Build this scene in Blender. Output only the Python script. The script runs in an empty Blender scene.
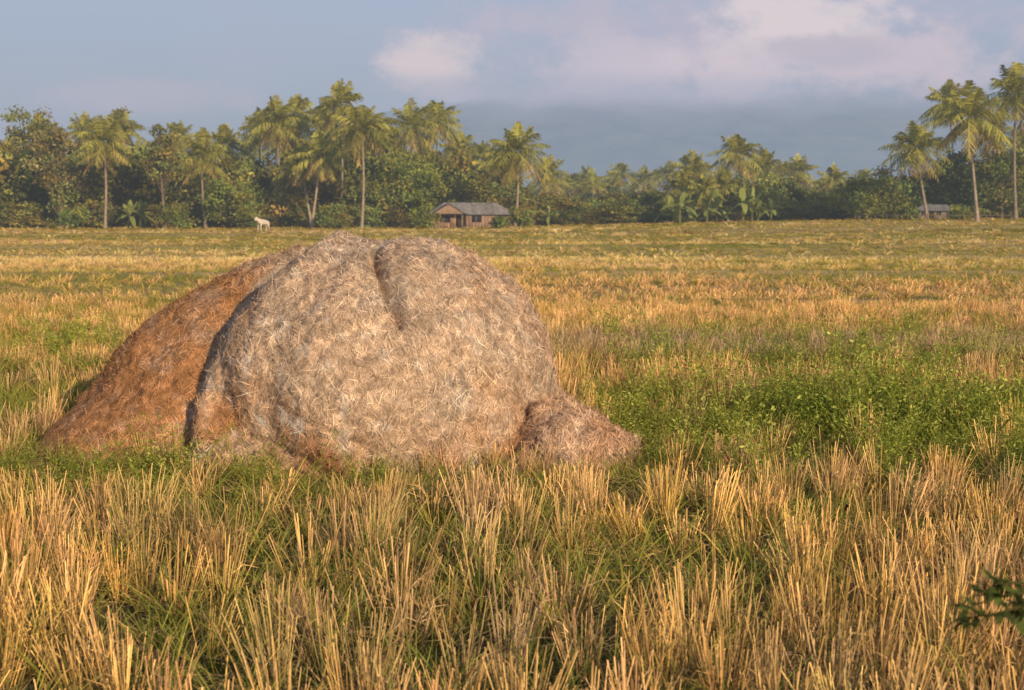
import bpy, math, numpy as np
from mathutils import Vector
R = np.random.default_rng(7)
sc = bpy.context.scene
CAMZ = 2.0; F = 1422.0; HZ = 212.0

# ------------------------------------------------------------------ noise
TBL = np.random.default_rng(3).random((64, 64, 64))
def vn(P, s=1.0, off=0.0):
    P = np.asarray(P, float) * s + off + 1000.37
    I = np.floor(P).astype(int); f = P - I; f = f*f*(3-2*f); I = I % 64; J = (I+1) % 64
    x0, y0, z0 = I[..., 0], I[..., 1], I[..., 2]; x1, y1, z1 = J[..., 0], J[..., 1], J[..., 2]
    fx, fy, fz = f[..., 0], f[..., 1], f[..., 2]
    a = TBL[x0, y0, z0]*(1-fx)+TBL[x1, y0, z0]*fx; b = TBL[x0, y1, z0]*(1-fx)+TBL[x1, y1, z0]*fx
    c = TBL[x0, y0, z1]*(1-fx)+TBL[x1, y0, z1]*fx; d = TBL[x0, y1, z1]*(1-fx)+TBL[x1, y1, z1]*fx
    return (a*(1-fy)+b*fy)*(1-fz)+(c*(1-fy)+d*fy)*fz
def fbm(P, s=1.0, o=3, off=0.0):
    r = 0; a = .5; t = 0
    for i in range(o):
        r = r+a*vn(P, s, off+i*7.3); t += a; a *= .5; s *= 2.1
    return r/t
def n2(x, y, s, off=0.0, o=2, sx=1.0):
    return fbm(np.stack([x*sx, y, np.zeros_like(x)], -1), s, o, off)
def ss(a, b, x):
    t = np.clip((x-a)/(b-a), 0, 1); return t*t*(3-2*t)

# ------------------------------------------------------------------ terrain
BUNDS = [(17.2, .02), (30.5, -.03), (45, .04), (62, -.02), (80, .03), (101, -.01), (126, .02), (152, 0)]
PLOTG = [0, 0, .0, .0, .40, .0, .45, .0, .2]      # how green each paddy plot between two bunds is
def bundy(b, k, x): return b+k*x+.6*np.sin(x*.15)
def hgt(x, y):
    x = np.asarray(x, float); y = np.asarray(y, float)
    h = .05*(n2(x, y, .5)-.5)+.06*(n2(x, y, .12, 5)-.5)
    h = h+1.15*ss(60, 175, y)*ss(-20, 55, x)
    for b, k in BUNDS:
        w = .35+b*.006
        h = h+.14*np.exp(-((y-bundy(b, k, x))/w)**2)
    return h

# ------------------------------------------------------------------ mesh helpers
def mkmesh(name, V, Q, col=None, smooth=False, mats=(), mi=None):
    V = np.asarray(V, np.float32).reshape(-1, 3); Q = np.asarray(Q, np.int32).reshape(-1, 4)
    me = bpy.data.meshes.new(name)
    me.vertices.add(len(V)); me.vertices.foreach_set('co', V.ravel())
    me.loops.add(Q.size); me.loops.foreach_set('vertex_index', Q.ravel())
    me.polygons.add(len(Q)); me.polygons.foreach_set('loop_start', np.arange(0, Q.size, 4, dtype=np.int32))
    me.update(calc_edges=True)
    if smooth: me.polygons.foreach_set('use_smooth', np.ones(len(Q), bool))
    if mi is not None: me.polygons.foreach_set('material_index', np.asarray(mi, np.int32))
    if col is not None:
        a = me.attributes.new('col', 'FLOAT_COLOR', 'POINT')
        c = np.ones((len(V), 4), np.float32); c[:, :3] = col; a.data.foreach_set('color', c.ravel())
    for m in mats: me.materials.append(m)
    return me
def obj(name, me, link=True, loc=(0, 0, 0), parent=None):
    o = bpy.data.objects.new(name, me); o.location = loc
    if link: sc.collection.objects.link(o)
    if parent: o.parent = parent
    return o
def empty(name, loc=(0, 0, 0), rz=0):
    o = bpy.data.objects.new(name, None); o.location = loc; o.rotation_euler = (0, 0, rz); o.empty_display_size = .3
    sc.collection.objects.link(o); return o
def nrm(v): return v/np.maximum(np.linalg.norm(v, axis=-1, keepdims=True), 1e-9)
def ribbons(base, d, L, w, side, curve, segs=2, prof=None):
    n = len(base); t = np.linspace(0, 1, segs+1)
    if prof is None: prof = 1-.75*t
    C = base[:, None]+d[:, None]*L[:, None, None]*t[None, :, None]+curve[:, None]*(t**2)[None, :, None]
    W = side[:, None]*(w[:, None]*prof[None])[..., None]*.5
    V = np.stack([C-W, C+W], 2).reshape(-1, 3)
    k = (segs+1)*2
    q = np.array([[2*i, 2*i+1, 2*i+3, 2*i+2] for i in range(segs)])
    Q = (np.arange(n)[:, None, None]*k+q[None]).reshape(-1, 4)
    tt = np.tile(np.repeat(t, 2), n); bid = np.repeat(np.arange(n), k)
    return V, Q, tt, bid
class Acc:
    def __init__(s): s.V = []; s.Q = []; s.C = []; s.M = []; s.n = 0
    def add(s, V, Q, C, m=0):
        V = np.asarray(V, float).reshape(-1, 3); Q = np.asarray(Q).reshape(-1, 4)
        s.V.append(V); s.Q.append(Q+s.n); s.n += len(V)
        s.C.append(np.broadcast_to(np.asarray(C, float), (len(V), 3))); s.M.append(np.full(len(Q), m))
    def mesh(s, name, mats, smooth=False):
        return mkmesh(name, np.concatenate(s.V), np.concatenate(s.Q), np.concatenate(s.C), smooth, mats, np.concatenate(s.M))
def tube(P, r, k=8):
    P = np.asarray(P, float); r = np.asarray(r, float); n = len(P)
    T = nrm(np.gradient(P, axis=0)); up = np.array([.3, .95, .1]) if abs(T[0, 2]) > .8 else np.array([0, 0, 1.])
    A = nrm(np.cross(T, up)); B = np.cross(T, A); a = np.linspace(0, 2*np.pi, k, endpoint=False)
    V = P[:, None]+r[:, None, None]*(A[:, None]*np.cos(a)[None, :, None]+B[:, None]*np.sin(a)[None, :, None])
    Q = [[i*k+j, i*k+(j+1) % k, (i+1)*k+(j+1) % k, (i+1)*k+j] for i in range(n-1) for j in range(k)]
    return V.reshape(-1, 3), np.array(Q)
def rdir(n, rng=R):
    return nrm(rng.normal(size=(n, 3)))

# ------------------------------------------------------------------ materials
def newmat(name):
    m = bpy.data.materials.new(name); m.use_nodes = True; m.node_tree.nodes.clear(); return m, m.node_tree
def N(nt, typ, ins=None, **pr):
    n = nt.nodes.new(typ)
    for k, v in pr.items(): setattr(n, k, v)
    for k, v in (ins or {}).items():
        if isinstance(v, bpy.types.NodeSocket): nt.links.new(v, n.inputs[k])
        else: n.inputs[k].default_value = v
    return n
def M(nt, op, a, b=None, c=None, clamp=False):
    ins = {0: a}
    if b is not None: ins[1] = b
    if c is not None: ins[2] = c
    return N(nt, 'ShaderNodeMath', ins, operation=op, use_clamp=clamp).outputs[0]
def MIX(nt, f, a, b, bt='MIX'):
    n = N(nt, 'ShaderNodeMix', data_type='RGBA', blend_type=bt)
    for i, v in ((0, f), (6, a), (7, b)):
        if isinstance(v, bpy.types.NodeSocket): nt.links.new(v, n.inputs[i])
        else: n.inputs[i].default_value = v if not isinstance(v, tuple) or len(v) == 4 else (*v, 1)
    return n.outputs[2]
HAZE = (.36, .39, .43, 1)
def leafmat(name, trans=.3, inst=None, haze=0.0, gain=1.0, nscale=None, bump=0.0):
    m, nt = newmat(name)
    c = N(nt, 'ShaderNodeAttribute', attribute_name='col').outputs['Color']
    if inst:
        c2 = N(nt, 'ShaderNodeAttribute', attribute_name='tcol', attribute_type=inst).outputs['Color']
        c = MIX(nt, 1.0, c, c2, 'MULTIPLY')
    geo = N(nt, 'ShaderNodeNewGeometry')
    if nscale:
        nz = N(nt, 'ShaderNodeTexNoise', {'Vector': geo.outputs['Position'], 'Scale': nscale, 'Detail': 3.0})
        g = N(nt, 'ShaderNodeMapRange', {0: nz.outputs[0], 1: .3, 2: .7, 3: .75*gain, 4: 1.25*gain}).outputs[0]
        c = N(nt, 'ShaderNodeVectorMath', {0: c, 3: g}, operation='SCALE').outputs[0]
    ins = {'Color': c}
    if bump:
        mpv = N(nt, 'ShaderNodeMapping', {'Vector': geo.outputs['Position'], 'Scale': (1, 1, .45)}).outputs[0]
        nb = N(nt, 'ShaderNodeTexNoise', {'Vector': mpv, 'Scale': 60.0, 'Detail': 4.0, 'Roughness': .7, 'Distortion': 1.5})
        ins['Normal'] = N(nt, 'ShaderNodeBump', {'Height': nb.outputs[0], 'Strength': bump, 'Distance': .02}).outputs[0]
    s = N(nt, 'ShaderNodeBsdfDiffuse', ins).outputs[0]
    if trans:
        t = N(nt, 'ShaderNodeBsdfTranslucent', {'Color': c})
        s = N(nt, 'ShaderNodeMixShader', {0: trans, 1: s, 2: t.outputs[0]}).outputs[0]
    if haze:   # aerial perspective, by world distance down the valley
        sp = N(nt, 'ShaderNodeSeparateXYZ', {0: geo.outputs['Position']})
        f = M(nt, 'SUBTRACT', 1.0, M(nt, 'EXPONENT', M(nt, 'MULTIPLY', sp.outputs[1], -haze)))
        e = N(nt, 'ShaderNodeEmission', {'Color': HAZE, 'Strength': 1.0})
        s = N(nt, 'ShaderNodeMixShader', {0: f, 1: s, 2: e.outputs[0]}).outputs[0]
    N(nt, 'ShaderNodeOutputMaterial', {0: s}); return m
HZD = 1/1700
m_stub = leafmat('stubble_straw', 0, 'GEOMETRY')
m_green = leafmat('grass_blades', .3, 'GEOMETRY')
m_hay = leafmat('hay_straw', 0, None, nscale=14)
m_crust = leafmat('hay_crust', 0, None, nscale=34, gain=1.0, bump=.7)
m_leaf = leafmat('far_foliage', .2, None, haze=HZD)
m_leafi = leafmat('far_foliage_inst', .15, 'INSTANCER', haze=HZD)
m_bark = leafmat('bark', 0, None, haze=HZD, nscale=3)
m_sprig = leafmat('sprig_leaves', .25, None)
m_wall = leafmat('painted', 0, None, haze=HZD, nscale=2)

# ------------------------------------------------------------------ ground
def make_ground():
    ys = np.concatenate([np.arange(-12, 0, 1.0), np.arange(0, 32, .16), 32*np.exp(np.arange(0, 5.2, .01))])
    us = np.linspace(-1, 1, 161)
    Y = np.repeat(ys[:, None], len(us), 1); X = us[None]*(14+np.abs(Y)*1.3)
    Z = hgt(X, Y)
    k = len(us); i = np.arange(len(ys)-1)[:, None]*k+np.arange(k-1)[None]
    Q = np.stack([i, i+1, i+k+1, i+k], -1).reshape(-1, 4)
    m, nt = newmat('field_soil')
    geo = N(nt, 'ShaderNodeNewGeometry'); P = geo.outputs['Position']
    a = N(nt, 'ShaderNodeTexNoise', {'Vector': P, 'Scale': 22.0, 'Detail': 5.0, 'Roughness': .7}).outputs[0]
    st = N(nt, 'ShaderNodeMapping', {'Vector': P, 'Scale': (.03, .16, 1)}).outputs[0]
    b = N(nt, 'ShaderNodeTexNoise', {'Vector': st, 'Scale': 1.0, 'Detail': 4.0, 'Roughness': .6}).outputs[0]
    soil = MIX(nt, N(nt, 'ShaderNodeMapRange', {0: a, 1: .38, 2: .66}).outputs[0], (.05, .045, .025), (.16, .14, .08))
    g = N(nt, 'ShaderNodeMapRange', {0: b, 1: .48, 2: .62}).outputs[0]
    far = MIX(nt, g, (.50, .39, .21), (.24, .26, .09))
    far = MIX(nt, M(nt, 'MULTIPLY', a, .4), far, (.24, .19, .11))
    y = N(nt, 'ShaderNodeSeparateXYZ', {0: P}).outputs[1]
    f = N(nt, 'ShaderNodeMapRange', {0: y, 1: 14.0, 2: 45.0}).outputs[0]
    c = MIX(nt, f, soil, far)
    bp = N(nt, 'ShaderNodeBump', {'Height': a, 'Strength': .8, 'Distance': .04})
    p = N(nt, 'ShaderNodeBsdfDiffuse', {'Color': c, 'Normal': bp.outputs[0]})
    N(nt, 'ShaderNodeOutputMaterial', {0: p.outputs[0]})
    obj('ground', mkmesh('ground', np.stack([X, Y, Z], -1), Q, None, True, [m]))
make_ground()

# ------------------------------------------------------------------ haystack
D0 = 12.0
HX = lambda px: (px-512)/F*D0
HZf = lambda py: CAMZ-(py-HZ)/F*D0
def superell(P, c, r, p):
    q = np.abs((P-np.array(c))/np.array(r)); return ((q**p).sum(-1))**(1/p)-1
def smin(a, b, k):
    h = np.clip(.5+.5*(b-a)/k, 0, 1); return b*(1-h)+a*h-k*h*(1-h)
def stack_f(P):
    m = superell(P, (HX(384), 12.0, .42), (1.42, 1.50, 1.38), 2.2)
    l = superell(P, (HX(316), 12.25, -.1), (2.32, 1.55, 1.86), 1.5)
    k = superell(P, (HX(162), 11.9, -.1), (1.08, .90, .66), 1.7)
    return smin(m, smin(l, k, .12), .05)
def polyd(x, z, pts):
    best = np.full(x.shape, 1e9); sg = np.zeros(x.shape); tp = np.zeros(x.shape)
    pts = np.array([(HX(a), HZf(b)) for a, b in pts]); n = len(pts)-1
    for i in range(n):
        a = pts[i]; b = pts[i+1]; e = b-a; t = np.clip(((x-a[0])*e[0]+(z-a[1])*e[1])/(e@e), 0, 1)
        dx = x-a[0]-t*e[0]; dz = z-a[1]-t*e[1]; d = np.hypot(dx, dz); s = np.sign(e[0]*dz-e[1]*dx)
        u = d < best; best = np.where(u, d, best); sg = np.where(u, s, sg); tp = np.where(u, (i+t)/n, tp)
    return best, sg, tp
CREASE = [(322, 238), (280, 270), (248, 306), (225, 350), (214, 400), (210, 480)]
def hay_color(P, base=0):
    x, y, z = P[..., 0], P[..., 1], P[..., 2]
    n1 = fbm(P, 1.6, 3, 11); nn2 = fbm(P, 4.0, 3, 31); n3 = fbm(P, 9.0, 3, 51); n4 = fbm(P, 22.0, 2, 61)
    beige = np.array([.57, .43, .32]); orange = np.array([.44, .235, .115]); grey = np.array([.42, .35, .29]); white = np.array([.80, .76, .72])
    d, s, t = polyd(x, z, CREASE)
    left = np.where(s < 0, 1.0, 0.0)*ss(0, .1, d)
    o = np.clip(ss(.55, .75, n1+.15*(nn2-.5))*.35+left*(.5+.7*ss(.3, .6, n1))+ss(.60, .1, z)*ss(.40, .64, nn2)*.6, 0, 1)
    for cx, cz, r in ((245, 405, .2), (340, 445, .33), (150, 380, .6), (110, 425, .5)):
        o = np.clip(o+.75*np.exp(-(((x-HX(cx))/r)**2+((z-HZf(cz))/(r*.7))**2)), 0, 1)
    c = beige*(1-o[..., None])+orange*o[..., None]
    g = ss(.45, .7, nn2)*.6*(1-.7*o); c = c*(1-g[..., None])+grey*g[..., None]
    w = ss(.58, .68, n3)*np.clip(.25+np.exp(-(((x-HX(310))/.35)**2+((z-HZf(395))/.3)**2))+.9*np.exp(-(((x-HX(212))/.15)**2+((z-HZf(430))/.25)**2)), 0, 1)*(1-.6*o)
    c = c*(1-w[..., None])+white*w[..., None]
    return c*(.80+.40*ss(.3, .7, n4))[..., None]
def dome(f, cen, rmax, nu, nv, post):
    u = np.linspace(0, 2*np.pi, nu, endpoint=False); v = np.linspace(-.25, np.pi/2-.004, nv)
    V_, U_ = np.meshgrid(v, u, indexing='ij')
    D = np.stack([np.cos(V_)*np.cos(U_), np.cos(V_)*np.sin(U_), np.sin(V_)], -1)
    lo = np.zeros(V_.shape); hi = np.full(V_.shape, rmax)
    for _ in range(24):
        mid = (lo+hi)/2; ins = f(cen+D*mid[..., None]) < 0
        lo = np.where(ins, mid, lo); hi = np.where(ins, hi, mid)
    P = post(cen+D*lo[..., None], D)
    k = nu; i = np.arange(nv-1)[:, None]*k+np.arange(k)[None]; j = np.arange(nv-1)[:, None]*k+((np.arange(k)+1) % k)[None]
    Q = np.stack([i, j, j+k, i+k], -1).reshape(-1, 4)
    return P.reshape(-1, 3), Q
def stack_post(P, D):
    x, y, z = P[..., 0], P[..., 1], P[..., 2]
    front = ss(12.9, 12.3, y)
    d, s, t = polyd(x, z, CREASE)
    d = np.abs(d+.07*(fbm(P, 3.5, 3, 77)-.5))
    w = np.where(s < 0, .17*np.clip(.45+t, .5, 1.2), .035)
    dep = .34*np.exp(-(d/w)**1.3)*front*np.clip(.3+1.4*t, 0, 1)
    dep = dep-.06*np.exp(-((d-.13)/.09)**2)*(s > 0)*front      # rolled lip of the thatch beside the crease
    d2, s2, t2 = polyd(x, z, [(382, 243), (395, 272), (414, 305)])
    dep = dep+.11*np.exp(-(d2/.04)**1.6)*front
    dep = dep+.045*np.exp(-(d2/.2)**2)*front
    d3, _, _ = polyd(x, z, [(345, 262), (300, 330), (285, 400)]); dep = dep+.035*np.exp(-(d3/.13)**2)*front
    d4, _, _ = polyd(x, z, [(440, 270), (480, 350), (490, 430)]); dep = dep+.05*np.exp(-(d4/.15)**2)*front
    d5, _, _ = polyd(x, z, [(225, 430), (290, 418), (350, 448), (380, 470)]); dep = dep+.05*np.exp(-(d5/.06)**2)*front
    b = .17*(fbm(P, 1.3, 3, 3)-.5)+.10*(fbm(P, 4.0, 4, 9)-.5)+.055*(fbm(P, 13, 4, 19)-.5)
    return P+D*(b-dep)[..., None]
def thatch(V, Q, n, seed, lenr=(.035, .13)):
    rng = np.random.default_rng(seed)
    T = V[Q]; c = T.mean(1); nr = np.cross(T[:, 2]-T[:, 0], T[:, 3]-T[:, 1]); A = np.linalg.norm(nr, axis=1)/2; nr = nrm(nr)
    keep = c[:, 2] > -.05; A = A*keep
    i = rng.choice(len(Q), n, p=A/A.sum())
    a, b = rng.random((2, n)); T = T[i]
    p = (T[:, 0]*(1-a[:, None])+T[:, 1]*a[:, None])*(1-b[:, None])+(T[:, 3]*(1-a[:, None])+T[:, 2]*a[:, None])*b[:, None]
    nn = nr[i]
    down = np.array([0, 0, -1.]); dn = nrm(down-nn*(nn@down)[:, None]+1e-6)
    rd = rdir(n, rng); rd = nrm(rd-nn*(rd*nn).sum(1)[:, None])
    mixw = (.2+rng.random(n)*1.3)[:, None]
    d = nrm(dn*mixw+rd*.9+nn*rng.normal(.01, .08, (n, 1)))
    L = rng.uniform(*lenr, n)*np.where(rng.random(n) < .04, 1.8, 1); w = rng.uniform(.002, .005, n)
    side = nrm(np.cross(d, nn)+.25*rdir(n, rng))
    cur = (rdir(n, rng)*.13-nn*.06)*L[:, None]
    base = p+nn*rng.uniform(-.001, .010, (n, 1))-d*L[:, None]*.5
    v, q, tt, bid = ribbons(base, d, L, w, side, cur, 2, np.array([.7, 1, .5]))
    col = hay_color(p)*np.clip(rng.normal(1.04, .32, (n, 1)), .3, 1.75)
    return v, q, np.minimum(col[bid], .9)
cen = np.array([HX(345), 12.15, .05])
V, Q = dome(stack_f, cen, 4.2, 860, 340, stack_post)
acc = Acc(); acc.add(V, Q, hay_color(V)*.74, 1)
v, q, c = thatch(V, Q, 100000, 5); acc.add(v, q, c, 0)
obj('haystack', acc.mesh('haystack', [m_hay, m_crust]))
# small heap beside it
LC = (.42, 11.15, -.02)
def heap_f(P): return superell(P, LC, (.64, .52, .54), 1.65)
def heap_post(P, D):
    b = .24*(fbm(P, 2.6, 3, 43)-.5)+.13*(fbm(P, 8, 4, 49)-.5)
    return P+D*b[..., None]
V2, Q2 = dome(heap_f, np.array(LC), 1.5, 260, 110, heap_post)
tn = np.array([1., .92, .87])
acc = Acc(); acc.add(V2, Q2, hay_color(V2)*tn*.62, 1); v, q, c = thatch(V2, Q2, 14000, 8, (.04, .16)); acc.add(v, q, c*tn)
obj('straw_heap', acc.mesh('straw_heap', [m_hay, m_crust]))

# ------------------------------------------------------------------ plant library (not linked to the scene, instanced)
def lib(name, meshes):
    c = bpy.data.collections.new(name)
    for i, me in enumerate(meshes):
        o = bpy.data.objects.new('%s_%02d' % (name, i), me); c.objects.link(o)
    return c
def stubble(seed, n=46, n2_=22, segs=1, wk=1.0):
    r = np.random.default_rng(seed); acc = Acc()
    a = r.uniform(0, 6.28, n); rad = .062*np.sqrt(r.random(n))
    base = np.stack([rad*np.cos(a), rad*np.sin(a), np.full(n, -.02)], 1)
    lean = rad/.062*.22+np.abs(r.normal(0, .09, n))
    d = nrm(np.stack([np.cos(a)*lean+r.normal(0, .06, n), np.sin(a)*lean+r.normal(0, .06, n), np.ones(n)], 1))
    L = r.uniform(.20, .42, n)*r.uniform(.85, 1.1); w = r.uniform(.003, .0065, n)*wk
    side = nrm(np.cross(d, rdir(n, r)))
    v, q, t, b = ribbons(base, d, L, w, side, rdir(n, r)*.02, segs, np.linspace(1.2, .7, segs+1))
    sh = r.uniform(.55, 1.4, n)[b][:, None]
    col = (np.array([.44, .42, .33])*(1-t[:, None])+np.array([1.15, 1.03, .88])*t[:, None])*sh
    acc.add(v, q, col)
    n = n2_; a = r.uniform(0, 6.28, n); h = r.uniform(.05, .30, n); o = .05+.1*h
    base = np.stack([o*np.cos(a)*.6, o*np.sin(a)*.6, h*.7], 1)
    d = nrm(np.stack([np.cos(a)*.6, np.sin(a)*.6, r.uniform(.5, 2.2, n)], 1)); L = r.uniform(.08, .24, n)
    cur = np.stack([np.cos(a)*.06, np.sin(a)*.06, -r.uniform(.02, .2, n)], 1)
    side = nrm(np.cross(d, np.array([0, 0, 1.]))+rdir(n, r)*.4)
    sg = max(segs, 2); v, q, t, b = ribbons(base, d, L, r.uniform(.004, .009, n)*wk, side, cur, sg, np.linspace(1, .15, sg+1))
    sh = r.uniform(.6, 1.3, n)[b][:, None]
    acc.add(v, q, np.array([.95, .90, .80])*sh)
    return acc.mesh('stubble', [m_stub])
def tuft(seed, n=28, Lr=(.18, .46), w=(.004, .008), spread=.06, segs=3):
    r = np.random.default_rng(seed); acc = Acc()
    a = r.uniform(0, 6.28, n); rad = spread*np.sqrt(r.random(n))
    base = np.stack([rad*np.cos(a), rad*np.sin(a), np.full(n, -.02)], 1)
    d = nrm(np.stack([np.cos(a)*.3+r.normal(0, .15, n), np.sin(a)*.3+r.normal(0, .15, n), np.ones(n)], 1))
    L = r.uniform(*Lr, n); side = nrm(np.cross(d, rdir(n, r)))
    cur = np.stack([np.cos(a)*.4, np.sin(a)*.4, -r.uniform(.1, .6, n)], 1)*(L*r.uniform(.2, .8, n))[:, None]
    v, q, t, b = ribbons(base, d, L, r.uniform(*w, n), side, cur, segs, np.interp(np.linspace(0, 1, segs+1), [0, .25, .5, .75, 1], [.7, 1, .9, .6, .08]))
    sh = r.uniform(.6, 1.35, n)[b][:, None]
    yel = (r.random(n) < .22)[b][:, None]
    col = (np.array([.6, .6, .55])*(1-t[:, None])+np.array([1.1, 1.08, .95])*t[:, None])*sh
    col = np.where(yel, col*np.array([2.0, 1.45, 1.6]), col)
    acc.add(v, q, col); return acc.mesh('tuft', [m_green])
def weed(seed):
    r = np.random.default_rng(seed); acc = Acc()
    for s in range(10):
        a = r.uniform(0, 6.28); ln = r.uniform(.1, .8); L = r.uniform(.24, .66); k = 26
        t = np.linspace(0, 1, 4)[:, None]
        P = np.array([np.cos(a)*.03, np.sin(a)*.03, 0])+np.array([np.cos(a)*ln, np.sin(a)*ln, 1.])*L*t/math.sqrt(1+ln*ln)+np.array([np.cos(a), np.sin(a), -.3])*.05*t**2
        v, q = tube(P, np.linspace(.004, .0015, 4), 3); acc.add(v, q, np.array([.9, .9, .6]))
        tt = r.uniform(.15, 1, k); base = np.stack([np.interp(tt, t[:, 0], P[:, j]) for j in range(3)], 1)
        d = rdir(k, r); d[:, 2] = np.abs(d[:, 2])*.6; d = nrm(d); base = base+d*r.uniform(0, .05, (k, 1))
        Ls = r.uniform(.012, .032, k)
        v, q, tq, b = ribbons(base, d, Ls, Ls*.5, nrm(np.cross(d, rdir(k, r))), rdir(k, r)*.008, 2, np.array([.25, 1, .15]))
        acc.add(v, q, np.array([1, 1, 1])*r.uniform(.6, 1.5, k)[b][:, None])
    return acc.mesh('weed', [m_green])
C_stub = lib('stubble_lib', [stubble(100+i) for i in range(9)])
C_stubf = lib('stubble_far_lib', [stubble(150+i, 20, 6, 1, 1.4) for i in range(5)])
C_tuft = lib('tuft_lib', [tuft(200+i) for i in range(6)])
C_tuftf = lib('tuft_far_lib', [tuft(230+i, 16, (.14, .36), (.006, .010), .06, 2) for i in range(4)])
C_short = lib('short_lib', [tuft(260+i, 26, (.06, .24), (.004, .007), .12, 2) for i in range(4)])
C_weed = lib('weed_lib', [weed(300+i) for i in range(6)])

def instancer(name, P, rot, scl, tcol, coll, nvar, seed=0, realize=False):
    r = np.random.default_rng(seed); n = len(P)
    me = bpy.data.meshes.new(name); me.vertices.add(n); me.vertices.foreach_set('co', np.asarray(P, np.float32).ravel())
    for nm, dat in (('rot', rot), ('scl', scl), ('tcol', tcol)):
        a = me.attributes.new(nm, 'FLOAT_VECTOR', 'POINT'); a.data.foreach_set('vector', np.asarray(dat, np.float32).ravel())
    a = me.attributes.new('idx', 'INT', 'POINT'); a.data.foreach_set('value', r.integers(0, nvar, n).astype(np.int32))
    o = obj(name, me)
    g = bpy.data.node_groups.new(name+'_gn', 'GeometryNodeTree')
    g.interface.new_socket('Geometry', in_out='INPUT', socket_type='NodeSocketGeometry')
    g.interface.new_socket('Geometry', in_out='OUTPUT', socket_type='NodeSocketGeometry')
    gi = g.nodes.new('NodeGroupInput'); go = g.nodes.new('NodeGroupOutput')
    ci = g.nodes.new('GeometryNodeCollectionInfo'); ci.inputs['Collection'].default_value = coll
    ci.inputs['Separate Children'].default_value = True; ci.inputs['Reset Children'].default_value = True
    ip = g.nodes.new('GeometryNodeInstanceOnPoints'); ip.inputs['Pick Instance'].default_value = True
    def na(nm, t):
        x = g.nodes.new('GeometryNodeInputNamedAttribute'); x.data_type = t; x.inputs['Name'].default_value = nm
        return [s for s in x.outputs if s.enabled and s.name == 'Attribute'][0]
    g.links.new(gi.outputs[0], ip.inputs['Points']); g.links.new(ci.outputs[0], ip.inputs['Instance'])
    g.links.new(na('idx', 'INT'), ip.inputs['Instance Index']); g.links.new(na('rot', 'FLOAT_VECTOR'), ip.inputs['Rotation'])
    g.links.new(na('scl', 'FLOAT_VECTOR'), ip.inputs['Scale'])
    out = ip.outputs[0]
    if realize:
        rz = g.nodes.new('GeometryNodeRealizeInstances'); g.links.new(out, rz.inputs[0]); out = rz.outputs[0]
    g.links.new(out, go.inputs[0])
    md = o.modifiers.new('instances', 'NODES'); md.node_group = g
    return o

# ------------------------------------------------------------------ field layout
GREEN = [(-10.8, 36.5, 3.6, 5, 1.), (-7.2, 20.8, 2.4, 2.6, 1.0), (-5.0, 14.0, 1.6, 1.8, .9), (12, 43, 4, 3, .9), (-6, 29, 2, 1, .5), (-9, 27, 3, 2, .6),
         (-2.2, 9.8, 1.6, .5, .9), (-.5, 10.1, 1.6, .4, .8), (-.25, 7.6, .35, .6, .6), (.7, 7.3, .4, .6, .6), (.95, 6.5, .4, .4, .5), (2.2, 8.6, .5, .5, .4),
         (-3.6, 10.3, .8, .7, 1), (-2.4, 7.8, .4, .5, .4), (-1.5, 6.6, .3, .4, .4), (18, 60, 8, 2.5, .6), (-14, 75, 10, 4, .5), (-30, 110, 20, 5, .5), (25, 95, 15, 4, .5), (6, 24, 4, 1.2, .5)]
def greenf(x, y):
    g = ss(.48, .72, n2(x, y, .45, 3, 3))*.45+ss(.5, .68, n2(x, y, 1.3, 33, 2))*.35+ss(30, 50, y)*ss(.50, .62, n2(x, y, .16, 9, 2, .2))*.55
    for a, b, c, d, k in GREEN:
        g = g+k*np.exp(-((x-a)/c)**2-((y-b)/d)**2)
    g = g+1.3*ss(.3, 1.1, x)*ss(9.4, 10.4, y+.25*(n2(x, y, 1.2, 5)-.5)*4)*ss(15.6, 13.2, y)
    pid = np.zeros(x.shape, int)
    for b, k in BUNDS:
        yb = bundy(b, k, x); g = g+.8*np.exp(-((y-yb)/(.4+b*.008))**2); pid += (y > yb)
    g = g+np.array(PLOTG)[pid]*(.3+1.2*ss(.35, .6, n2(x, y, .1, 19, 2, .3)))
    return np.clip(g, 0, 1)
def inside(x, y, pad=0.0):
    a = ((x+1.08)/(1.38+pad))**2+((y-12)/(1.44+pad))**2 < 1
    b = (np.abs((x+1.65)/(2.2+pad))**1.5+np.abs((y-12.25)/(1.5+pad))**1.5) < 1
    c = ((x-.42)/(.56+pad))**2+((y-11.15)/(.46+pad))**2 < 1
    d = ((x+2.95)/(1.0+pad))**2+((y-11.9)/(.82+pad))**2 < 1
    return a | b | c | d
def scatter(y0, y1, sp, seed, k=.44, m=1.2):
    r = np.random.default_rng(seed); X = k*y1+m
    gx, gy = np.meshgrid(np.arange(-X, X, sp), np.arange(y0, y1, sp)); gx = gx.ravel(); gy = gy.ravel()
    gx = gx+r.uniform(-.34, .34, gx.shape)*sp; gy = gy+r.uniform(-.34, .34, gy.shape)*sp
    u = (np.abs(gx) < k*gy+m) & ~inside(gx, gy, -.03); return gx[u], gy[u], r
def lerp(a, b, t): return np.array(a)*(1-t[..., None])+np.array(b)*t[..., None]
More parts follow.
